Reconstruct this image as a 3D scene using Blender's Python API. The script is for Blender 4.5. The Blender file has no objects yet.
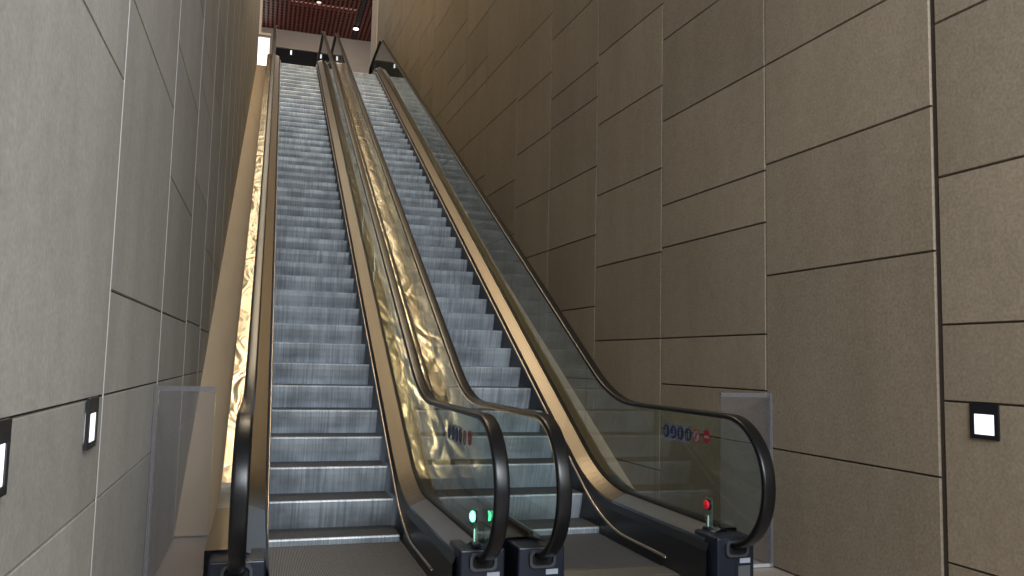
import bpy, bmesh, math, random
from mathutils import Vector, Matrix
random.seed(7)
C = bpy.context.scene.collection
T = math.tan(math.radians(30))
PIT = 0.4045
DY, DZ = PIT*math.cos(math.radians(30)), PIT*math.sin(math.radians(30))
W = 0.916                 # visible step width
FL = -0.05                # lower floor
UP = 9.0                 # upper landing
YAW = -0.028              # heading of the right-hand wall

# ------------------------------------------------------------------ materials
def mat(name): 
    m = bpy.data.materials.new(name); m.use_nodes = True
    nt = m.node_tree; b = nt.nodes['Principled BSDF']
    return m, nt, b
def N(nt, t, **kw):
    n = nt.nodes.new(t)
    for k, v in kw.items(): setattr(n, k, v)
    return n
def simple(name, col, rough=.5, metal=0, spec=.5, noise=0, nscale=(8,8,8), bump=0, bscale=40):
    m, nt, b = mat(name)
    b.inputs['Roughness'].default_value = rough; b.inputs['Metallic'].default_value = metal
    b.inputs['Specular IOR Level'].default_value = spec
    b.inputs['Base Color'].default_value = (*col, 1)
    tc = N(nt, 'ShaderNodeTexCoord')
    if noise:
        mp = N(nt, 'ShaderNodeMapping'); mp.inputs['Scale'].default_value = nscale
        nz = N(nt, 'ShaderNodeTexNoise'); nz.inputs['Scale'].default_value = 1; nz.inputs['Detail'].default_value = 5
        nt.links.new(tc.outputs['Object'], mp.inputs['Vector']); nt.links.new(mp.outputs[0], nz.inputs['Vector'])
        mx = N(nt, 'ShaderNodeMix', data_type='RGBA')
        mx.inputs['A'].default_value = (*[c*(1-noise) for c in col], 1)
        mx.inputs['B'].default_value = (*[min(1, c*(1+noise)) for c in col], 1)
        nt.links.new(nz.outputs['Fac'], mx.inputs['Factor']); nt.links.new(mx.outputs['Result'], b.inputs['Base Color'])
    if bump:
        n2 = N(nt, 'ShaderNodeTexNoise'); n2.inputs['Scale'].default_value = bscale
        nt.links.new(tc.outputs['Object'], n2.inputs['Vector'])
        bp = N(nt, 'ShaderNodeBump'); bp.inputs['Strength'].default_value = bump; bp.inputs['Distance'].default_value = .01
        nt.links.new(n2.outputs['Fac'], bp.inputs['Height']); nt.links.new(bp.outputs[0], b.inputs['Normal'])
    return m
def emis(name, col, s):
    m, nt, b = mat(name)
    b.inputs['Base Color'].default_value = (*col, 1)
    b.inputs['Emission Color'].default_value = (*col, 1); b.inputs['Emission Strength'].default_value = s
    return m
def glass(name, tint, rough=.0, haze=0, hazecol=(.5,.5,.5), ior=1.5):
    m = bpy.data.materials.new(name); m.use_nodes = True
    nt = m.node_tree; nt.nodes.clear()
    out = N(nt, 'ShaderNodeOutputMaterial'); tr = N(nt, 'ShaderNodeBsdfTransparent'); gl = N(nt, 'ShaderNodeBsdfGlossy')
    tr.inputs[0].default_value = (*tint, 1); gl.inputs['Roughness'].default_value = rough
    lw = N(nt, 'ShaderNodeLayerWeight'); lw.inputs['Blend'].default_value = .5
    pw = N(nt, 'ShaderNodeMath', operation='POWER'); pw.inputs[1].default_value = 5
    fr = N(nt, 'ShaderNodeMath', operation='MULTIPLY_ADD'); fr.inputs[1].default_value = .96; fr.inputs[2].default_value = .04
    nt.links.new(lw.outputs['Facing'], pw.inputs[0]); nt.links.new(pw.outputs[0], fr.inputs[0])
    mx = N(nt, 'ShaderNodeMixShader')
    nt.links.new(fr.outputs[0], mx.inputs[0]); nt.links.new(tr.outputs[0], mx.inputs[1]); nt.links.new(gl.outputs[0], mx.inputs[2])
    last = mx
    if haze:
        df = N(nt, 'ShaderNodeBsdfDiffuse'); df.inputs[0].default_value = (*hazecol, 1)
        m2 = N(nt, 'ShaderNodeMixShader'); m2.inputs[0].default_value = haze
        nt.links.new(mx.outputs[0], m2.inputs[1]); nt.links.new(df.outputs[0], m2.inputs[2]); last = m2
    nt.links.new(last.outputs[0], out.inputs[0])
    return m

def stone(name, a, bcol, speck=.18):
    m, nt, b = mat(name)
    tc = N(nt, 'ShaderNodeTexCoord')
    n1 = N(nt, 'ShaderNodeTexNoise'); n1.inputs['Scale'].default_value = 1.3; n1.inputs['Detail'].default_value = 7; n1.inputs['Roughness'].default_value = .62
    n2 = N(nt, 'ShaderNodeTexNoise'); n2.inputs['Scale'].default_value = 55; n2.inputs['Detail'].default_value = 3
    n3 = N(nt, 'ShaderNodeTexNoise'); n3.inputs['Scale'].default_value = 14; n3.inputs['Detail'].default_value = 4
    mp = N(nt, 'ShaderNodeMapping'); mp.inputs['Scale'].default_value = (1, 1.6, .5)
    nt.links.new(tc.outputs['Object'], mp.inputs['Vector']); nt.links.new(mp.outputs[0], n1.inputs['Vector'])
    nt.links.new(tc.outputs['Object'], n2.inputs['Vector']); nt.links.new(tc.outputs['Object'], n3.inputs['Vector'])
    cr = N(nt, 'ShaderNodeValToRGB'); cr.color_ramp.elements[0].position = .3; cr.color_ramp.elements[1].position = .7
    cr.color_ramp.elements[0].color = (*a, 1); cr.color_ramp.elements[1].color = (*bcol, 1)
    nt.links.new(n1.outputs['Fac'], cr.inputs[0])
    m2 = N(nt, 'ShaderNodeMapRange'); m2.inputs['From Min'].default_value = .3; m2.inputs['From Max'].default_value = .7
    m2.inputs['To Min'].default_value = 1-speck; m2.inputs['To Max'].default_value = 1+speck
    nt.links.new(n2.outputs['Fac'], m2.inputs['Value'])
    m3 = N(nt, 'ShaderNodeMapRange'); m3.inputs['From Min'].default_value = .3; m3.inputs['From Max'].default_value = .7
    m3.inputs['To Min'].default_value = .94; m3.inputs['To Max'].default_value = 1.06
    nt.links.new(n3.outputs['Fac'], m3.inputs['Value'])
    mu = N(nt, 'ShaderNodeMath', operation='MULTIPLY'); nt.links.new(m2.outputs[0], mu.inputs[0]); nt.links.new(m3.outputs[0], mu.inputs[1])
    at = N(nt, 'ShaderNodeAttribute'); at.attribute_name = 'pc'
    mu2 = N(nt, 'ShaderNodeMath', operation='MULTIPLY'); nt.links.new(mu.outputs[0], mu2.inputs[0]); nt.links.new(at.outputs['Fac'], mu2.inputs[1])
    vm = N(nt, 'ShaderNodeVectorMath', operation='SCALE'); nt.links.new(cr.outputs[0], vm.inputs[0]); nt.links.new(mu2.outputs[0], vm.inputs['Scale'])
    nt.links.new(vm.outputs[0], b.inputs['Base Color'])
    b.inputs['Roughness'].default_value = .62; b.inputs['Specular IOR Level'].default_value = .35
    bp = N(nt, 'ShaderNodeBump'); bp.inputs['Strength'].default_value = .25; bp.inputs['Distance'].default_value = .004
    nt.links.new(n2.outputs['Fac'], bp.inputs['Height']); nt.links.new(bp.outputs[0], b.inputs['Normal'])
    return m

def wavy_metal(name, col, rough=.24):
    # polished cladding sheet that bulges slightly between its fixings
    m, nt, b = mat(name)
    b.inputs['Base Color'].default_value = (*col, 1); b.inputs['Metallic'].default_value = 1; b.inputs['Roughness'].default_value = rough
    tc = N(nt, 'ShaderNodeTexCoord'); mp = N(nt, 'ShaderNodeMapping'); mp.inputs['Scale'].default_value = (3.2, 1.5, 1.5)
    n1 = N(nt, 'ShaderNodeTexNoise'); n1.inputs['Scale'].default_value = 1.6; n1.inputs['Detail'].default_value = 2.2
    n1.inputs['Distortion'].default_value = .8
    nt.links.new(tc.outputs['Object'], mp.inputs['Vector']); nt.links.new(mp.outputs[0], n1.inputs['Vector'])
    bp = N(nt, 'ShaderNodeBump'); bp.inputs['Strength'].default_value = 1; bp.inputs['Distance'].default_value = .021
    nt.links.new(n1.outputs['Fac'], bp.inputs['Height']); nt.links.new(bp.outputs[0], b.inputs['Normal'])
    return m

def tread_metal(name):
    m, nt, b = mat(name)
    tc = N(nt, 'ShaderNodeTexCoord')
    ob = N(nt, 'ShaderNodeObjectInfo')
    add = N(nt, 'ShaderNodeVectorMath', operation='ADD')
    nt.links.new(tc.outputs['Object'], add.inputs[0])
    sc = N(nt, 'ShaderNodeVectorMath', operation='SCALE'); nt.links.new(ob.outputs['Location'], sc.inputs[0]); sc.inputs['Scale'].default_value = 3.7
    nt.links.new(sc.outputs[0], add.inputs[1])
    mp = N(nt, 'ShaderNodeMapping'); mp.inputs['Scale'].default_value = (60, 1.5, .8)
    nt.links.new(add.outputs[0], mp.inputs['Vector'])
    n1 = N(nt, 'ShaderNodeTexNoise'); n1.inputs['Scale'].default_value = 1.2; n1.inputs['Detail'].default_value = 6; n1.inputs['Roughness'].default_value = .6
    nt.links.new(mp.outputs[0], n1.inputs['Vector'])
    mp2 = N(nt, 'ShaderNodeMapping'); mp2.inputs['Scale'].default_value = (3.2, 2, 4)
    nt.links.new(add.outputs[0], mp2.inputs['Vector'])
    n2 = N(nt, 'ShaderNodeTexNoise'); n2.inputs['Scale'].default_value = 1; n2.inputs['Detail'].default_value = 4
    nt.links.new(mp2.outputs[0], n2.inputs['Vector'])
    mu = N(nt, 'ShaderNodeMath', operation='MULTIPLY'); nt.links.new(n1.outputs['Fac'], mu.inputs[0]); nt.links.new(n2.outputs['Fac'], mu.inputs[1])
    cr = N(nt, 'ShaderNodeValToRGB'); e = cr.color_ramp.elements
    e[0].position = .13; e[0].color = (.29, .32, .35, 1); e[1].position = .34; e[1].color = (.66, .71, .75, 1)
    nt.links.new(mu.outputs[0], cr.inputs[0])
    nt.links.new(cr.outputs[0], b.inputs['Base Color'])
    b.inputs['Metallic'].default_value = .35; b.inputs['Roughness'].default_value = .42
    return m

M = dict(
    stoneL=stone('stone_left', (.36,.343,.313), (.45,.433,.40), .09),
    stoneR=stone('stone_right', (.272,.219,.156), (.328,.268,.196), .15),  # same stone as the left wall, warm light tinted into its colour
    joint=simple('joint_backing', (.06,.045,.035), .9),  # dark backing in the gaps between panels
    edgeglint=simple('pale_edge_glint', (.56,.55,.52), .6),  # light caught on panel edges, put into a pale colour
    floor=simple('floor_stone', (.33,.28,.24), .35, noise=.15, nscale=(3,3,3)),
    plaster=simple('plaster', (.55,.46,.37), .8, noise=.08, nscale=(2,2,2)),
    infill=simple('infill_board', (.40,.315,.22), .55, noise=.12, nscale=(5,1.2,1.2)),
    tread=tread_metal('step_aluminium'),
    tread_dark=simple('step_tread_top', (.10,.104,.112), .55, .1, noise=.3, nscale=(40,3,3)),
    bronze=simple('bronze_deck', (.165,.14,.108), .33, 1, noise=.10, nscale=(20,.6,.6)),
    cooldeck=simple('deck_cool_reflection', (.30,.33,.38), .28, 1, noise=.2, nscale=(9,3,9)),  # deck metal with a cool reflection put into its colour
    bead=simple('brush_strip', (.55,.49,.42), .3, .9),
    skirt=simple('skirt', (.028,.028,.032), .35, .4),
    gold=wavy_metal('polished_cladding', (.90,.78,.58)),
    goldplain=simple('brushed_cladding', (.55,.45,.32), .35, 1),
    rubber=simple('handrail_rubber', (.006,.006,.007), .30, 0, .45),
    black=simple('newel_black', (.012,.016,.028), .32, .1),
    blackmatt=simple('matt_black', (.006,.006,.007), .8),
    seal=simple('glass_gasket', (.02,.017,.013), .5),
    glass=glass('balustrade_glass', (.89,.945,.93)),
    screen=glass('screen_glass', (.86,.86,.87), .05, .07, (.45,.42,.42)),
    edge=simple('screen_edge', (.50,.50,.50), .35),
    film=glass('decal_film', (.75,.8,.9), .2, .16, (.5,.55,.7)),
    blue=simple('sign_blue', (.012,.018,.085), .4), white=simple('sign_white', (.33,.34,.38), .5),
    red=simple('sign_red', (.38,.015,.025), .4), signblack=simple('sign_black', (.02,.02,.03), .4),
    label=simple('white_label', (.38,.42,.48), .5), greypl=simple('grey_plate', (.16,.17,.18), .4, .5),
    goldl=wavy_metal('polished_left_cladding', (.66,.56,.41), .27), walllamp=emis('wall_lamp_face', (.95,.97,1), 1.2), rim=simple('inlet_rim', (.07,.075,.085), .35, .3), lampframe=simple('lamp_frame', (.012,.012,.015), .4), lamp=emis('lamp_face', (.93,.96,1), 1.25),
    green=emis('green_signal', (.10,1,.42), 7), redl=emis('red_signal', (.6,.015,.03), .18),
    stem=emis('green_stem', (.55,1,.8), .7), stemw=emis('pale_stem', (.5,.65,.6), .25),
    acrylic=glass('acrylic', (.8,.88,.85), .1, .12, (.5,.6,.55)),
    slat=simple('ceiling_slat', (.20,.040,.022), .5, noise=.3, nscale=(30,2,2)),
    slat2=simple('ceiling_cross_slat', (.09,.018,.014), .5), spotdim=emis('dim_downlight', (1,.85,.7), .9),
    plenum=simple('ceiling_void', (.03,.01,.008), .9),
    track=simple('track', (.012,.012,.014), .5), spot=emis('downlight_face', (1,.97,.92), 5),
    daylight=emis('daylight_pane', (1,.97,.88), 1.5),
    frame=simple('window_frame', (.6,.5,.38), .5),
    comb=simple('comb', (.30,.29,.26), .4, .8),
    plate=simple('landing_plate', (.10,.10,.105), .5, .5, noise=.25, nscale=(30,30,30)),
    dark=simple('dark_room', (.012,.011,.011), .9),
    unlitgloss=simple('unlit_room_gloss', (.01,.01,.012), .1),
)

# ------------------------------------------------------------------ helpers
def obj(name, bm, m, parent=None, smooth=False, mods=None):
    me = bpy.data.meshes.new(name); bm.normal_update(); bm.to_mesh(me); bm.free()
    for mm in (m if isinstance(m, (list, tuple)) else [m]): me.materials.append(mm)
    if smooth:
        for p in me.polygons: p.use_smooth = True
    o = bpy.data.objects.new(name, me); C.objects.link(o)
    if parent: o.parent = parent
    return o
def tag(o, label=None, cat=None, group=None, kind=None):
    if label: o['label'] = label
    if cat: o['category'] = cat
    if group: o['group'] = group
    if kind: o['kind'] = kind
    return o
def empty(name, loc):
    o = bpy.data.objects.new(name, None); o.location = loc; C.objects.link(o); o.empty_display_size = .2
    return o
def box(bm, a, b, mi=0, bev=0):
    x0,y0,z0 = a; x1,y1,z1 = b
    vs = [bm.verts.new(v) for v in [(x0,y0,z0),(x1,y0,z0),(x1,y1,z0),(x0,y1,z0),(x0,y0,z1),(x1,y0,z1),(x1,y1,z1),(x0,y1,z1)]]
    fs = [bm.faces.new([vs[i] for i in f]) for f in [(3,2,1,0),(4,5,6,7),(0,1,5,4),(1,2,6,5),(2,3,7,6),(3,0,4,7)]]
    for f in fs: f.material_index = mi
    if bev:
        es = list({e for f in fs for e in f.edges})
        bmesh.ops.bevel(bm, geom=es, offset=bev, segments=3, profile=.6, affect='EDGES')
    return bm
def disc(bm, c, r, ax='x', n=24, depth=.002, mi=0, sgn=-1, rz=1.0):
    vs = []
    for k in range(n):
        a = 2*math.pi*k/n
        if ax == 'x': vs.append(bm.verts.new((c[0]+sgn*depth, c[1]+r*math.cos(a), c[2]+rz*r*math.sin(a))))
        else: vs.append(bm.verts.new((c[0]+r*math.cos(a), c[1]+sgn*depth, c[2]+r*math.sin(a))))
    f = bm.faces.new(vs); f.material_index = mi
    r_ = bmesh.ops.extrude_face_region(bm, geom=[f])
    for v in [g for g in r_['geom'] if isinstance(g, bmesh.types.BMVert)]:
        if ax == 'x': v.co.x = c[0]
        else: v.co.y = c[1]
    return bm

# a path along an escalator: flat - bend - slope - bend - flat. h = height above the nosing line
def path_fn(h, zb, zt, d=.42):
    y1 = (zb-h)/T; y2 = (zt-h)/T
    def f(y):
        if y < y1-d: return zb
        if y < y1+d:
            t = (y-y1+d)/(2*d); return zb + T*(2*d)*t*t/2
        if y < y2-d: return y*T+h
        if y < y2+d:
            t = (y-y2+d)/(2*d); return (y2-d)*T+h + T*(2*d)*(t-t*t/2)
        return zt
    return f
def ys(y0, y1, extra=()):
    out = set([round(y0,4), round(y1,4)])
    y = math.ceil(y0/.07)*.07
    while y < y1:
        if y < 1.3 or 14.2 < y < 17.4 or abs((y/.49)-round(y/.49)) < 1e-6: out.add(round(y,4))
        y += .07
    return sorted(out)
NEWEL_C, NEWEL_Z, NEWEL_R = -1.63, .592, .378
def rail_f(y, a=path_fn(.945, .97, UP+1.03, .40), b=path_fn(.945, .97, UP+1.03, .18)):
    return a(y) if y < 8 else b(y)
TOP_C = 17.9
TOP_Z = UP+1.02-NEWEL_R

def rail_path():
    p = [(-1.50, NEWEL_Z-NEWEL_R)]
    for k in range(0, 25):
        a = -math.pi/2 - math.pi*k/24
        p.append((NEWEL_C+NEWEL_R*math.cos(a)*1.04, NEWEL_Z+NEWEL_R*math.sin(a)))
    for y in ys(-1.5, TOP_C-.1): p.append((y, rail_f(y)))
    for k in range(0, 21):
        a = math.pi/2 - math.pi*k/20
        p.append((TOP_C+NEWEL_R*math.cos(a), TOP_Z+NEWEL_R*math.sin(a)))
    return p
def sweep(bm, prof, path, closed=True, mi=0):
    n = len(path); rings = []
    for i, (y, z) in enumerate(path):
        a = path[max(0, i-1)]; b = path[min(n-1, i+1)]
        ty, tz = b[0]-a[0], b[1]-a[1]; L = math.hypot(ty, tz) or 1; ty /= L; tz /= L
        ny, nz = -tz, ty
        rings.append([bm.verts.new((px, y+ny*pn, z+nz*pn)) for px, pn in prof])
    m = len(prof)
    for i in range(n-1):
        for j in range(m if closed else m-1):
            k = (j+1) % m
            f = bm.faces.new([rings[i][j], rings[i][k], rings[i+1][k], rings[i+1][j]]); f.material_index = mi
    if closed:
        bm.faces.new(rings[0]); bm.faces.new(list(reversed(rings[-1])))
def ribbon(bm, cols, yy, mi=0):
    rows = [[bm.verts.new((x, y, f(y))) for x, f in cols] for y in yy]
    for i in range(len(yy)-1):
        for j in range(len(cols)-1):
            f = bm.faces.new([rows[i][j], rows[i+1][j], rows[i+1][j+1], rows[i][j+1]]); f.material_index = mi

# ------------------------------------------------------------------ one cleated step (shared mesh)
def step_mesh():
    bm = bmesh.new()
    n = 92; pw = (W-.012)/n
    prof = []                                  # (y, z, groove depth direction) riser from bottom to nosing, then tread
    pts = [(.088,-.235),(.060,-.18),(.033,-.12),(.012,-.06),(.001,-.014),(.006,-.002),(.012,0),(.20,0),(DY+.02,0)]
    nrm = [(-1,0),(-1,.1),(-1,.1),(-1,.1),(-1,.2),(-.7,.7),(0,1),(0,1),(0,1)]
    cols = []
    x = .006
    for i in range(n):
        for (fx, dp) in ((0,0),(.55,0),(.56,1),(.99,1)):
            cols.append((x+pw*(i+fx), dp))
    rows = []
    for (cx, dp) in cols:
        row = []
        for (y, z), (ny, nz) in zip(pts, nrm):
            d = .006*dp
            row.append(bm.verts.new((cx, y-ny*d, z-nz*d)))
        rows.append(row)
    for i in range(len(rows)-1):
        for j in range(len(pts)-1):
            f = bm.faces.new([rows[i][j], rows[i+1][j], rows[i+1][j+1], rows[i][j+1]])
            f.material_index = 1 if j >= 6 else 0
    # side plates
    for xx in (0, W):
        x2 = .006 if xx == 0 else W-.006
        a = [bm.verts.new((xx if k % 2 == 0 else x2, y, z)) for (y, z) in pts for k in range(2)]
        for j in range(len(pts)-1):
            f = bm.faces.new([a[2*j], a[2*j+1], a[2*j+3], a[2*j+2]]); f.material_index = 1 if j >= 6 else 0
    me = bpy.data.meshes.new('step'); bm.normal_update(); bm.to_mesh(me); bm.free()
    me.materials.append(M['tread']); me.materials.append(M['tread_dark'])
    return me
STEP = step_mesh()

def person_pict(bm, y, z, s, m, x, lean=0):
    disc(bm, (x, y+lean*.3*s, z+s*.62), s*.2, 'x', 12, .0006, m)
    for (y0, z0, y1, z1, w) in [(0,.36,lean*.1,-.1,.17),(-.05,-.1,-.18,-.7,.09),(.05,-.1,.2,-.7,.09),(0,.3,.38,0,.07),(0,.3,-.34,.02,.07)]:
        a = Vector((y0*s, z0*s)); b = Vector((y1*s, z1*s)); d = (b-a).normalized(); p = Vector((-d.y, d.x))*w*s
        q = [a+p, b+p, b-p, a-p]
        f = bm.faces.new([bm.verts.new((x-.0006, y+v.x, z+v.y)) for v in q]); f.material_index = m

def balustrade(esc, gx, s, sticker, signal, name_side):
    """gx: glass plane; s=+1 when steps are to the LEFT of this balustrade (inner side faces -x)"""
    inn = -s                                                     # direction from glass towards steps
    e_in = gx + inn*(.145 if s > 0 else (.155))                  # skirt plane
    # glass panels
    lo = path_fn(.165, FL+.335, UP+.335)
    joints = [NEWEL_C-NEWEL_R+.03, -.65]
    while joints[-1]+1.31 < TOP_C-.3: joints.append(joints[-1]+1.31)
    joints.append(TOP_C+NEWEL_R-.03)
    R = NEWEL_R-.02
    def top(y):
        if y < NEWEL_C: return NEWEL_Z+math.sqrt(max(0, R*R-((y-NEWEL_C)/1.04)**2))
        if y > TOP_C: return TOP_Z+math.sqrt(max(0, R*R-(y-TOP_C)**2))
        return rail_f(y)-.018
    def bot(y):
        if y < NEWEL_C: return max(NEWEL_Z-math.sqrt(max(0, R*R-((y-NEWEL_C)/1.04)**2)), lo(y))
        if y > TOP_C: return max(TOP_Z-math.sqrt(max(0, R*R-(y-TOP_C)**2)), lo(y))
        return lo(y)
    for a, b in zip(joints[:-1], joints[1:]):
        bm = bmesh.new(); yy = ys(a+.003, b-.003)
        if a < NEWEL_C: yy = sorted(set(yy) | {a+.003+.004*k*k for k in range(9)})
        rows = []
        for y in yy:
            rows.append([bm.verts.new((gx+dx, y, z)) for dx, z in ((-.005, bot(y)), (-.005, top(y)), (.005, top(y)), (.005, bot(y)))])
        for i in range(len(yy)-1):
            for j in range(4):
                k = (j+1) % 4
                bm.faces.new([rows[i][j], rows[i][k], rows[i+1][k], rows[i+1][j]])
        bm.faces.new(rows[0]); bm.faces.new(rows[-1])
        obj('glass_panel', bm, M['glass'], esc)
    # handrail
    bm = bmesh.new()
    prof = []
    for k in range(17):
        a = math.pi*k/16; ca, sa = math.cos(a), math.sin(a)
        prof.append((gx+.041*math.copysign(abs(ca)**.45, ca), -.006+.022*abs(sa)**.6))
    prof += [(gx-.040,-.014),(gx-.026,-.014),(gx-.026,-.004),(gx+.026,-.004),(gx+.026,-.014),(gx+.040,-.014)]
    sweep(bm, prof, rail_path())
    hr = obj('handrail', bm, M['rubber'], esc, True)
    # gasket under the glass
    yy = ys(-1.50, TOP_C)
    bm = bmesh.new(); lof = path_fn(.175, FL+.345, UP+.345)
    sweep(bm, [(gx-.014,-.02),(gx+.014,-.02),(gx+.014,.008),(gx-.014,.008)], [(y, lof(y)) for y in yy])
    obj('glass_gasket', bm, M['seal'], esc)
    # inner deck: bronze, cool reflection painted into the colour of the flat ends
    x1, x2 = gx+inn*.012, e_in+s*.018
    c = [(x1, path_fn(.165, FL+.335, UP+.335)), (x2, path_fn(.125, FL+.285, UP+.285)), (x2, path_fn(.105, FL+.265, UP+.265))]
    JB = -.20
    bm = bmesh.new(); ribbon(bm, c, ys(JB+.003, 16.8)); obj('inner_deck', bm, M['bronze'], esc)
    bm = bmesh.new(); ribbon(bm, c, ys(-1.55, JB-.003)); obj('inner_deck', bm, M['cooldeck'], esc)
    bm = bmesh.new(); ribbon(bm, c, ys(16.8, TOP_C)); obj('inner_deck', bm, M['cooldeck'], esc)
    # skirt and brush strip
    bm = bmesh.new()
    ribbon(bm, [(x2, path_fn(.105, FL+.265, UP+.265)), (e_in, path_fn(.06, FL+.22, UP+.2)), (e_in, path_fn(-.42, FL-.1, UP-.25))], ys(-1.6, TOP_C))
    obj('skirt_panel', bm, M['skirt'], esc)
    bf = path_fn(.085, FL+.075, UP+.075)
    bm = bmesh.new()
    xb = e_in+inn*.008
    sweep(bm, [(xb+.008*math.cos(k*math.pi/4), .011*math.sin(k*math.pi/4)) for k in range(8)], [(y, bf(y)) for y in ys(-1.1, 17.5)])
    obj('skirt_brush', bm, M['bead'], esc, True)
    # outer deck
    return lo

def outer_deck(esc, xa, xb, s, m, m2):
    """horizontal deck from the glass out to xb, with a drop at its free edge"""
    f1 = path_fn(.15, FL+.33, UP+.33); f2 = path_fn(.148, FL+.328, UP+.328); f3 = path_fn(-.36, FL-.0, UP-.2)
    c = [(xa, f1), ((xa+xb)/2, f1), (xb, f2), (xb, f3)]
    bm = bmesh.new(); ribbon(bm, c, ys(.283, 16.2)); obj('outer_deck', bm, m, esc, False)
    bm = bmesh.new(); ribbon(bm, c, ys(-.297, .277)); obj('outer_deck', bm, m2, esc)  # flat segments: tone of the reflection put into the colour
    bm = bmesh.new(); ribbon(bm, c, ys(-1.5, -.303)); obj('outer_deck', bm, M['bronze'], esc)
    bm = bmesh.new(); ribbon(bm, c, ys(16.2, TOP_C)); obj('outer_deck', bm, m2, esc)

def pedestal(esc, gx, w):
    bm = bmesh.new(); box(bm, (gx-w/2, -1.69, FL), (gx+w/2, -1.42, FL+.315), 0, .014)
    p = obj('newel_base', bm, M['black'], esc, True)
    # handrail inlet: dark mouth with a raised rim
    def rr(bm, x0, x1, z0, z1, y, r, n=6):
        out = []
        for cx, cz, a0 in ((x1-r, z1-r, 0), (x0+r, z1-r, 90), (x0+r, z0+r, 180), (x1-r, z0+r, 270)):
            for k in range(n+1):
                a = math.radians(a0+90*k/n); out.append(bm.verts.new((cx+r*math.cos(a), y, cz+r*math.sin(a))))
        return out
    bm = bmesh.new()
    z0, z1 = FL+.205, FL+.300
    a = rr(bm, gx-.075, gx+.075, z0, z1, -1.692, .03); b = rr(bm, gx-.075, gx+.075, z0, z1, -1.712, .03)
    c = rr(bm, gx-.060, gx+.060, z0+.014, z1-.012, -1.712, .025); d = rr(bm, gx-.060, gx+.060, z0+.014, z1-.012, -1.692, .025)
    n = len(a)
    for i in range(n):
        k = (i+1) % n
        for u, v in ((a,b),(b,c),(c,d)): bm.faces.new([u[i],u[k],v[k],v[i]])
    obj('inlet_rim', bm, M['rim'], p)
    bm = bmesh.new(); bm.faces.new(rr(bm, gx-.062, gx+.062, z0+.012, z1-.010, -1.694, .025)); obj('inlet_mouth', bm, M['blackmatt'], p)
    bm = bmesh.new(); box(bm, (gx+.025, -1.693, FL+.165), (gx+.095, -1.690, FL+.193)); obj('maker_label', bm, M['label'], p)
    bm = bmesh.new(); box(bm, (gx+.015, -1.693, FL+.02), (gx+.095, -1.690, FL+.150), 0, .001)
    obj('control_plate', bm, M['greypl'], p)
    bm = bmesh.new(); box(bm, (gx-.004, -1.6925, FL+.01), (gx+.000, -1.690, FL+.16)); obj('seam', bm, M['blackmatt'], p)

def stickers(esc, gx):
    x = gx-.0062; z = .815; R = .043
    bm = bmesh.new(); box(bm, (x-.0004, -1.17, z-.055), (x, -.79, z+.055)); film = obj('decal_film', bm, M['film'], esc)
    x -= .0006
    for i, y in enumerate((-.835,-.935,-1.035,-1.137)):
        bm = bmesh.new(); disc(bm, (x, y, z), R, 'x', 28, .001, 0)
        st = obj('safety_sticker', bm, M['blue' if i < 3 else 'signblack'], esc)
        bm = bmesh.new(); person_pict(bm, y-(.008 if i % 2 else -.004), z, .036, 0, x-.0012, .3 if i == 1 else 0)
        if i in (0, 3): person_pict(bm, y+.021, z-.010, .020, 0, x-.0012)
        if i == 1: box(bm, (x-.0018, y+.010, z-.026), (x-.0012, y+.030, z-.014))
        obj('pictogram', bm, M['white'], st)
    y = -1.241
    bm = bmesh.new(); disc(bm, (x, y, z), R, 'x', 28, .001, 0); st = obj('safety_sticker', bm, M['red'], esc)
    bm = bmesh.new(); disc(bm, (x-.001, y, z), R*.78, 'x', 28, .0006, 0); obj('sign_field', bm, M['white'], st)
    bm = bmesh.new(); person_pict(bm, y, z, .030, 0, x-.0018); obj('pictogram', bm, M['signblack'], st)
    bm = bmesh.new(); d = .026; w = .004
    bm.faces.new([bm.verts.new((x-.0030, y+a, z+b)) for a, b in ((d+w,-d+w),(d-w,-d-w),(-d-w,d-w),(-d+w,d+w))]); obj('red_bar', bm, M['red'], st)
    y = -1.369
    bm = bmesh.new(); disc(bm, (x, y, z+.008), R*1.02, 'x', 28, .001, 0); st = obj('safety_sticker', bm, M['red'], esc)
    bm = bmesh.new()
    for k in range(3): box(bm, (x-.0018, y-.026+k*.019, z-.002), (x-.0012, y-.014+k*.019, z+.016))
    obj('pictogram', bm, M['white'], st)

def signal(esc, x, y, z0, lit, stemm, lampname):
    bm = bmesh.new(); box(bm, (x-.003, y-.038, z0), (x+.003, y+.038, z0+.185), 0, .002)
    p = obj('signal_plate', bm, M['acrylic'], esc)
    bm = bmesh.new(); disc(bm, (x-.0030, y, z0+.145), .034, 'x', 24, .008, 0); hs = obj('lamp_housing', bm, M['black'], p)
    bm = bmesh.new(); bmesh.ops.create_uvsphere(bm, u_segments=20, v_segments=12, radius=.029, matrix=Matrix.Translation((x-.020, y, z0+.145))@Matrix.Diagonal((.5,1,1,1))); l = obj('signal_lamp', bm, lit, p, True)
    bm = bmesh.new()
    disc(bm, (x-.0055, y, z0+.045), .007, 'x', 10, .003, 0, rz=5.2)
    obj('signal_stem', bm, stemm, p)
    bm = bmesh.new(); box(bm, (x-.02, y-.045, z0-.012), (x+.02, y+.045, z0+.006), 0, .004)
    obj('signal_foot', bm, M['black'], p)

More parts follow.
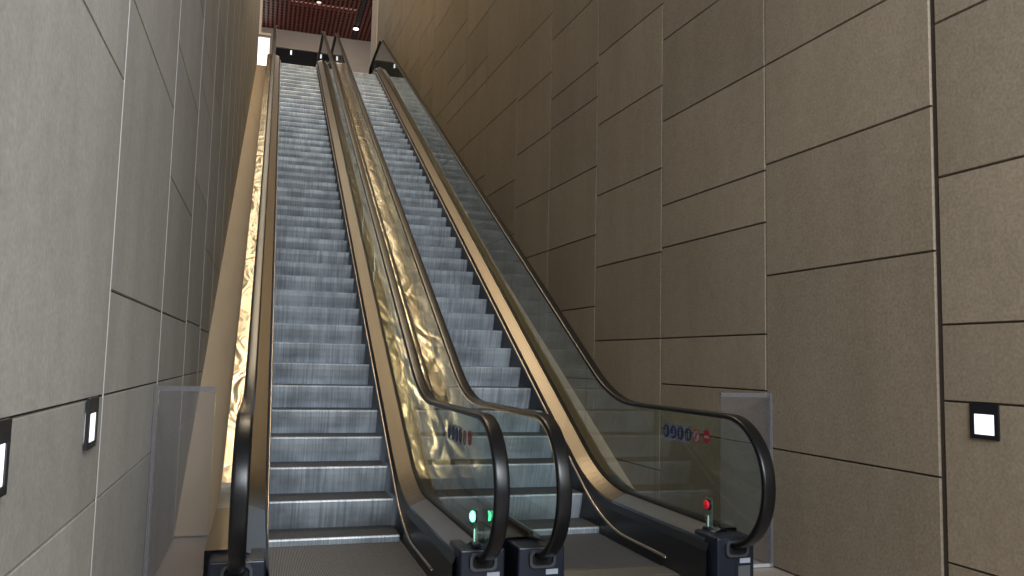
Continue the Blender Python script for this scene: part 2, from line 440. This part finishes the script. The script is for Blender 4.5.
def escalator(name, x0, gl, gr, label, out_l, out_r):
    esc = empty(name, (0,0,0)); tag(esc, label, 'escalator')
    for i in range(-3, 51):
        o = bpy.data.objects.new('step', STEP); C.objects.link(o); o.parent = esc
        if i < 0: o.location = (x0, i*DY, FL)
        elif i < 45: o.location = (x0, i*DY, i*DZ)
        else: o.location = (x0, i*DY, UP)
    for y0, z in ((-3*DY, FL), (51*DY, UP)):
        s = 1 if z < 1 else -1
        bm = bmesh.new()
        for k in range(46):
            xx = x0+.008+k*(W-.016)/46
            box(bm, (xx, y0-.02, z-.002), (xx+.011, y0+.05, z+.004)) if s > 0 else box(bm, (xx, y0-.05, z-.002), (xx+.011, y0+.02, z+.004))
        box(bm, (x0, y0-.22*s if s > 0 else y0, z-.02), (x0+W, y0 if s > 0 else y0+.22, z+.006))
        obj('comb_plate', bm, M['comb'], esc)
        bm = bmesh.new()
        if s > 0: box(bm, (x0-.15, y0-1.6, z-.03), (x0+W+.14, y0-.22, z+.002))
        else: box(bm, (x0-.0, y0+.22, z-.03), (x0+W+.0, y0+1.6, z+.002))
        obj('landing_plate', bm, M['plate'], esc)
    gxl, gxr = x0-gl, x0+W+gr
    balustrade(esc, gxl, -1, False, None, 'l'); balustrade(esc, gxr, 1, True, None, 'r')
    outer_deck(esc, gxl-.014, out_l[0], -1, out_l[1], out_l[2]); outer_deck(esc, gxr+.014, out_r[0], 1, out_r[1], out_r[2])
    for g, w in ((gxl, .27), (gxr, .25)): pedestal(esc, g, w)
    stickers(esc, gxr)
    return esc
GP = M['goldplain']
e1 = escalator('escalator', 0, .170, .164,
    'left escalator beside the pale wall, green signal lamp on its right balustrade', (-.335, M['goldl'], M['cooldeck']), (1.243, M['gold'], M['bronze']))
e2 = escalator('escalator', 1.571, .156, .145,
    'right escalator beside the brown stone wall, red signal lamp on its right balustrade', (1.252, M['gold'], M['bronze']), (2.76, GP, M['cooldeck']))
signal(e1, 1.05, -1.64, FL+.335, M['green'], M['stem'], 'g')
signal(e2, 2.59, -1.46, FL+.322, M['redl'], M['stemw'], 'r')

# ------------------------------------------------------------------ walls of large stone panels
def panel_wall(name, cols, m, zmax, origin, yaw, side, edgeglint=None, g=.004):
    """cols: list of (y0, y1, [seam heights]); side=+1: wall to the right (faces -x)"""
    bm = bmesh.new(); lay = bm.loops.layers.color.new('pc')
    ch, dep = .006, .012
    def P(y, z, d):   # d: depth behind the face
        return (side*d, y, z)
    for (y0, y1, seams, gw) in cols:
        zs = [FL]+[s for s in seams if FL < s < zmax]+[zmax]
        for z0, z1 in zip(zs[:-1], zs[1:]):
            v = random.uniform(.93, 1.07)
            a0, a1, b0, b1 = y0+gw, y1-g, z0+g, z1-g
            o = [bm.verts.new(P(y, z, dep)) for y, z in ((a0,b0),(a1,b0),(a1,b1),(a0,b1))]
            i_ = [bm.verts.new(P(y, z, 0)) for y, z in ((a0+ch,b0+ch*.6),(a1-ch,b0+ch*.6),(a1-ch,b1-ch*.6),(a0+ch,b1-ch*.6))]
            fs = [bm.faces.new(i_)]+[bm.faces.new([o[k], o[(k+1)%4], i_[(k+1)%4], i_[k]]) for k in range(4)]
            for f in fs:
                for l in f.loops: l[lay] = (v, v, v, 1)
    ya, yb = cols[0][0], cols[-1][1]
    q = [bm.verts.new(P(y, z, dep)) for y, z in ((ya,FL),(yb,FL),(yb,zmax),(ya,zmax))]
    f = bm.faces.new(q); f.material_index = 1
    q = [bm.verts.new(P(y, z, .20)) for y, z in ((ya,FL),(yb,FL),(yb,zmax),(ya,zmax))]
    f = bm.faces.new(q); f.material_index = 1
    if side < 0:
        for f in bm.faces: f.normal_flip()
    w = obj(name, bm, [m, M['joint']])
    w.location = origin; w.rotation_euler = (0,0,-yaw); tag(w, kind='structure')
    if edgeglint:
        bm = bmesh.new()
        for (y0, y1, seams, gw) in cols[1:]:
            box(bm, (-.002 if side < 0 else -.0, y0-.009, FL), (.0015 if side < 0 else .002, y0+.004, zmax))
        sj = obj('joint_glint_strip', bm, edgeglint, w)  # pale strips painted in for light catching the panel chamfers
    return w
def rnd_seams(z0, zmax, base=.36):
    out = []; z = z0
    while z < zmax:
        out.append(round(z, 3)); z += random.choice([.375, .75, .75, .75, 1.125])
    return out
def tail(lst, zmax): 
    return lst + rnd_seams(lst[-1]+random.choice([.75, .75, .375]), zmax)
ZC = 16.5
rj = [-7.4,-5.85,-4.3,-2.62,-1.15,.32,1.69,3.05,4.32,5.82,7.08,8.37,9.65,10.95,12.25,13.5,14.75,16.0,17.3]
rs = {2: [.309,1.12,1.512,2.29,3.128], 3: [.727,1.905,2.69,3.41], 4: [.735,1.11,1.5,2.285,2.655,3.41,4.15],
      5: [.375,1.5,2.255,3.0,3.75,4.5], 6: [1.11,1.855,2.6,3.325,4.07,4.44], 7: [1.5,2.6,3.33,4.05,4.8]}
cols = []
for i in range(len(rj)-1):
    s = tail(rs[i], ZC) if i in rs else rnd_seams(random.choice([.36,.735]), ZC)
    cols.append((rj[i], rj[i+1], s, .030 if i == 3 else .005))
P0 = Vector((3.22, -1.15, 0))
def right_x(y): return 3.22 + (y+1.15)*math.tan(YAW)
org = (right_x(0), 0, 0)
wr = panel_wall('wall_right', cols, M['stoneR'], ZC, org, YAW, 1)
lj = [-7.4,-5.8,-4.25,-2.67,-1.08,.42,1.80,3.1,4.4,5.7,7.1,8.4,9.7,11.0,12.3,13.6,14.9,16.4]
lsm = {2: [.737,1.112,2.30,3.05], 3: [.737,1.112,1.503,2.66,3.4], 4: [.737,1.112,1.503,2.28,3.065,3.8], 5: [.737,1.112,1.52,2.6,3.35], 6: [1.11,1.5,2.25,3.0,3.75]}
cols = []
for i in range(len(lj)-1):
    s = tail(lsm[i], ZC) if i in lsm else rnd_seams(random.choice([.36,.735,1.11]), ZC)
    cols.append((lj[i], lj[i+1], s, .005))
wl = panel_wall('wall_left', cols, M['stoneL'], ZC, (-.647, 0, 0), .003, -1, M['edgeglint'], .0025)

# plaster return beyond the stone on the right
bm = bmesh.new(); box(bm, (right_x(17.3)-.03, 17.31, UP-.3), (right_x(17.3)+.2, 18.6, ZC)); tag(obj('trim_1', bm, M['plaster']), kind='structure')

# floors
bm = bmesh.new(); box(bm, (-.86, -9, FL-.1), (3.7, .6, FL-.004)); tag(obj('floor', bm, M['floor']), kind='structure')
bm = bmesh.new(); box(bm, (-3, 16.0, UP-.3), (5.5, 28, UP-.03)); tag(obj('floor', bm, M['floor']), kind='structure')
# sloping infill boards between the escalators and the walls
inf = path_fn(-.30, FL, UP, .05)
bm = bmesh.new(); ribbon(bm, [(-.649, inf), (-.33, inf)], [.44]+ys(.5, 16.0)); tag(obj('trim_2', bm, M['infill']), kind='structure')
bm = bmesh.new()
yy = [.44]+ys(.5, 16.0)
rows = [[bm.verts.new((2.755, y, inf(y))), bm.verts.new((max(2.757, right_x(y)+.0), y, inf(y)))] for y in yy]
for i in range(len(yy)-1): bm.faces.new([rows[i][0], rows[i+1][0], rows[i+1][1], rows[i][1]])
tag(obj('trim_3', bm, M['infill']), kind='structure')

# back wall of the upper lobby with dark openings and a bright window
YB = 28.0; ZL = 14.8
bm = bmesh.new()
ox0, ox1, oz1 = -.24, 1.56, 14.04
px0, px1, pz1 = 1.72, 2.2, 13.98
wx0, wx1, wz0, wz1 = -1.3, -.40, 9.6, 14.38
def wb(a, b, c, d): box(bm, (a, YB, c), (b, YB+.15, d))
wb(-3, wx0, UP-.3, ZL); wb(wx0, wx1, wz1, ZL); wb(wx0, wx1, UP-.3, wz0); wb(wx1, ox0, UP-.3, ZL); wb(ox0, ox1, oz1, ZL); wb(ox1, px0, UP-.3, ZL); wb(px0, px1, pz1, ZL); wb(px1, 5.5, UP-.3, ZL)
tag(obj('wall_back', bm, M['plaster']), kind='structure')
win = empty('window_1', (0,0,0)); tag(win, kind='structure')
bm = bmesh.new(); box(bm, (wx0, YB+.05, wz0), (wx1, YB+.06, wz1)); obj('pane', bm, M['daylight'], win)
bm = bmesh.new()
box(bm, (wx0, YB-.02, wz1), (wx1+.04, YB+.04, wz1+.06)); box(bm, (wx1, YB-.02, wz0), (wx1+.04, YB+.04, wz1))
obj('window_frame', bm, M['frame'], win)
for n, (a, b, z1) in enumerate(((ox0, ox1, oz1), (px0, px1, pz1))):
    d = empty('door_%d' % (n+1), (0,0,0)); tag(d, kind='structure')
    bm = bmesh.new()
    box(bm, (a, YB+.1, UP-.03), (b, YB+.12, z1)); obj('unlit_room_sheet', bm, M['unlitgloss' if n else 'dark'], d)  # flat dark sheet standing in for the unlit room behind
    bm = bmesh.new(); box(bm, (b-.01, YB-.04, UP-.03), (b+.12, YB+.02, z1+.5-.5*n)); box(bm, (a-.04, YB-.02, z1), (b+.05, YB+.02, z1+.05)); obj('door_frame', bm, M['frame'], d)
t = empty('wall_lamp', (.47, YB+.06, 13.89)); tag(t, 'tiny white lamp glowing in the dark opening behind the left escalator', 'lamp')
bm = bmesh.new(); box(bm, (-.03, -.03, -.09), (.03, .0, .09), 0, .008); obj('lamp_face', bm, M['walllamp'], t)
bm = bmesh.new(); box(bm, (-.05, .0, -.11), (.05, .02, .11)); obj('back_plate', bm, M['track'], t)

# ceiling of red-brown slats under a dark void
ce = empty('ceiling', (0,0,0)); tag(ce, kind='structure')
bm = bmesh.new(); box(bm, (-3, 19, ZL+.14), (5.5, YB+.15, ZL+.24)); obj('ceiling_void', bm, M['plenum'], ce)
bm = bmesh.new()
x = -3
while x < 5.5:
    if not (2.86 < x+.045 < 3.10):
        box(bm, (x, 19.1, ZL), (x+.085, YB-.002, ZL+.10))
    x += .17
obj('ceiling_slats', bm, M['slat'], ce)
bm = bmesh.new(); y = 19.1
while y < YB:
    box(bm, (-3, y, ZL+.004), (5.5, y+.10, ZL+.10)); y += .26
obj('ceiling_cross_slats', bm, M['slat2'], ce)
bm = bmesh.new(); box(bm, (-3, 18.9, ZL-.001), (5.5, 19.09, 16.7)); obj('header_beam', bm, M['plaster'], ce)
bm = bmesh.new(); box(bm, (-.86, -7.4, 16.5), (3.7, 18.9, 16.6)); obj('ceiling_panel', bm, M['plaster'], ce)
# light edge post and ledge where the left wall stops
bm = bmesh.new(); box(bm, (-.72, 19.9, 11.4), (-.60, 20.0, ZL-.01)); box(bm, (-.72, 19.9, 11.33), (-.30, 20.0, 11.40)); tag(obj('trim_4', bm, M['frame']), kind='structure')

tk = tag(obj('light_track', box(bmesh.new(), (2.90, 19.2, ZL-.02), (3.06, YB-.03, ZL-.002)), M['track']), 'black recessed light track running along the red slatted ceiling', 'light track')
for k, (x, y, r, lab) in enumerate(((2.965, 26.71, .11, 'round white downlight set in the black ceiling track'),
                                    (1.342, 24.68, .085, 'small pale round downlight among the red ceiling slats at the frame top'))):
    d = empty('downlight', (x, y, ZL-.05)); tag(d, lab, 'ceiling light')
    bm = bmesh.new(); bmesh.ops.create_cone(bm, cap_ends=True, segments=28, radius1=r, radius2=r*1.02, depth=.02, matrix=Matrix.Translation((0,0,-.006)))
    obj('lamp_face', bm, M['spot'] if k == 0 else M['spotdim'], d)
    bm = bmesh.new(); bmesh.ops.create_cone(bm, cap_ends=True, segments=28, radius1=r*1.25, radius2=r*1.25, depth=.03, matrix=Matrix.Translation((0,0,.012)))
    obj('lamp_ring', bm, M['track'], d)

# ------------------------------------------------------------------ recessed footlights
def wall_lamp(loc, rz, wid, hgt, label):
    t = empty('wall_light', loc); t.rotation_euler = (0,0,rz); tag(t, label, 'wall light')
    # local: face towards -y, width along x
    bm = bmesh.new()
    w, h = wid/2, hgt/2
    iw, t0, b0 = w*.70, h-.052, -h+.022
    y0 = -.010
    box(bm, (-w, y0, t0), (w, 0, h)); box(bm, (-w, y0, -h), (w, 0, b0)); box(bm, (-w, y0, b0), (-iw, 0, t0)); box(bm, (iw, y0, b0), (w, 0, t0))
    obj('lamp_frame', bm, M['lampframe'], t)
    bm = bmesh.new(); box(bm, (-iw, -.006, b0), (iw, -.002, t0)); obj('lamp_face', bm, M['lamp'], t)
yl = (-2.91, -3.95)
wall_lamp((-.65, yl[0], 1.032), math.pi/2, .16, .17, 'square glowing wall light in a black frame on the left grey wall, nearer the escalators')
wall_lamp((-.65, yl[1], 1.032), math.pi/2, .16, .17, 'glowing wall light on the left grey wall, cut off by the photo edge')
yr = -2.866
wall_lamp((right_x(yr), yr, 1.034), -math.pi/2-YAW, .16, .172, 'square glowing wall light in a black frame on the right brown stone wall')

# ------------------------------------------------------------------ glass barriers beside the newels
def barrier(x0, x1, label, wallside):
    t = empty('glass_barrier', ((x0+x1)/2, -1.2, FL)); tag(t, label, 'barrier')
    hw = (x1-x0)/2
    bm = bmesh.new(); box(bm, (-hw, -.006, .02), (hw, .006, 1.145)); obj('glass_sheet', bm, M['screen'], t)
    bm = bmesh.new(); box(bm, (-hw, -.009, 1.118), (hw, .009, 1.147)); obj('top_rail', bm, M['screenrail'], t)
    bm = bmesh.new(); xx = hw if wallside > 0 else -hw
    box(bm, (min(xx, xx-wallside*.022), -.02, 0), (max(xx, xx-wallside*.022), .02, 1.147)); obj('wall_channel', bm, M['screenrail'], t)
    bm = bmesh.new(); box(bm, (-hw, -.012, 0), (hw, .012, .02)); obj('floor_channel', bm, M['edge'], t)
M['screenrail'] = glass('screen_rail', (.75,.75,.78), .1, .3, (.36,.35,.36))
barrier(-.648, -.337, 'clear barrier sheet between the left grey wall and the escalator', -1)
barrier(2.83, right_x(-1.2)-.002, 'clear barrier sheet between the right stone wall and the escalator', 1)

# ------------------------------------------------------------------ lights
def area(name, loc, target, sx, sy, power, col, spread=180):
    l = bpy.data.lights.new(name, 'AREA'); l.shape = 'RECTANGLE'; l.size = sx; l.size_y = sy; l.energy = power; l.color = col
    l.spread = math.radians(spread)
    o = bpy.data.objects.new(name, l); C.objects.link(o); o.location = loc
    d = Vector(target)-Vector(loc); o.rotation_euler = d.to_track_quat('-Z', 'Y').to_euler()
    return o
COOL = (.90,.95,1.0); WARM = (1.0,.80,.55)
area('daylight_entry', (2.9, -8.4, 3.6), (.2, 1.5, 1.5), 2.6, 3.6, 120, COOL)
area('daylight_high', (1.2, -8.2, 4.4), (1.2, 2.5, 1.5), 3.0, 2.4, 400, COOL)
area('warm_left_wash', (-.36, 10.3, 16.3), (-.36, 10.3, 0), .5, 16.5, 200, (1,.88,.68))  # unseen overhead strips added for the polished decks to reflect
area('warm_mid_wash', (1.25, 10.3, 16.3), (1.25, 10.3, 0), .5, 16.5, 170, WARM)
area('warm_right_wash', (2.55, 9, 16.3), (2.7, 9, 0), .8, 16, 190, (1,.76,.44))
area('warm_cross_left', (1.9, 8, 15.5), (-.65, 9, 5), .6, 12, 850, (1,.84,.62))  # unseen lamp added to warm and brighten the far left wall
area('warm_cross_right', (.3, 9.5, 15.5), (3.0, 10, 6), .6, 9, 240, (1,.74,.40))  # unseen lamp added for a golden tone on the upper right wall
area('landing_wash', (1.6, 24, 14.6), (1.6, 25.5, 8), 2.5, 2.5, 100, (1,.85,.70))
w = bpy.data.worlds.new('world'); bpy.context.scene.world = w; w.use_nodes = True
bg = w.node_tree.nodes['Background']; bg.inputs[0].default_value = (.60,.71,.88,1); bg.inputs[1].default_value = .42

# ------------------------------------------------------------------ camera
cam = bpy.data.cameras.new('camera'); co = bpy.data.objects.new('camera', cam); C.objects.link(co)
r = Vector((.955132,-.295299,.022831)); u = Vector((-.048532,-.079997,.995613)); f = Vector((.292177,.95205,.090739))
mw = Matrix.Identity(4)
for i in range(3): mw[i][0] = r[i]; mw[i][1] = u[i]; mw[i][2] = -f[i]
mw.translation = Vector((-.107054,-5.978694,1.270552))
co.matrix_world = mw
cam.sensor_width = 36; cam.lens = 808.616*36/1024; cam.clip_start = .05; cam.clip_end = 200
sc = bpy.context.scene; sc.camera = co
sc.view_settings.view_transform = 'Standard'; sc.view_settings.exposure = 0
sc.cycles.transparent_max_bounces = 24; sc.cycles.max_bounces = 8
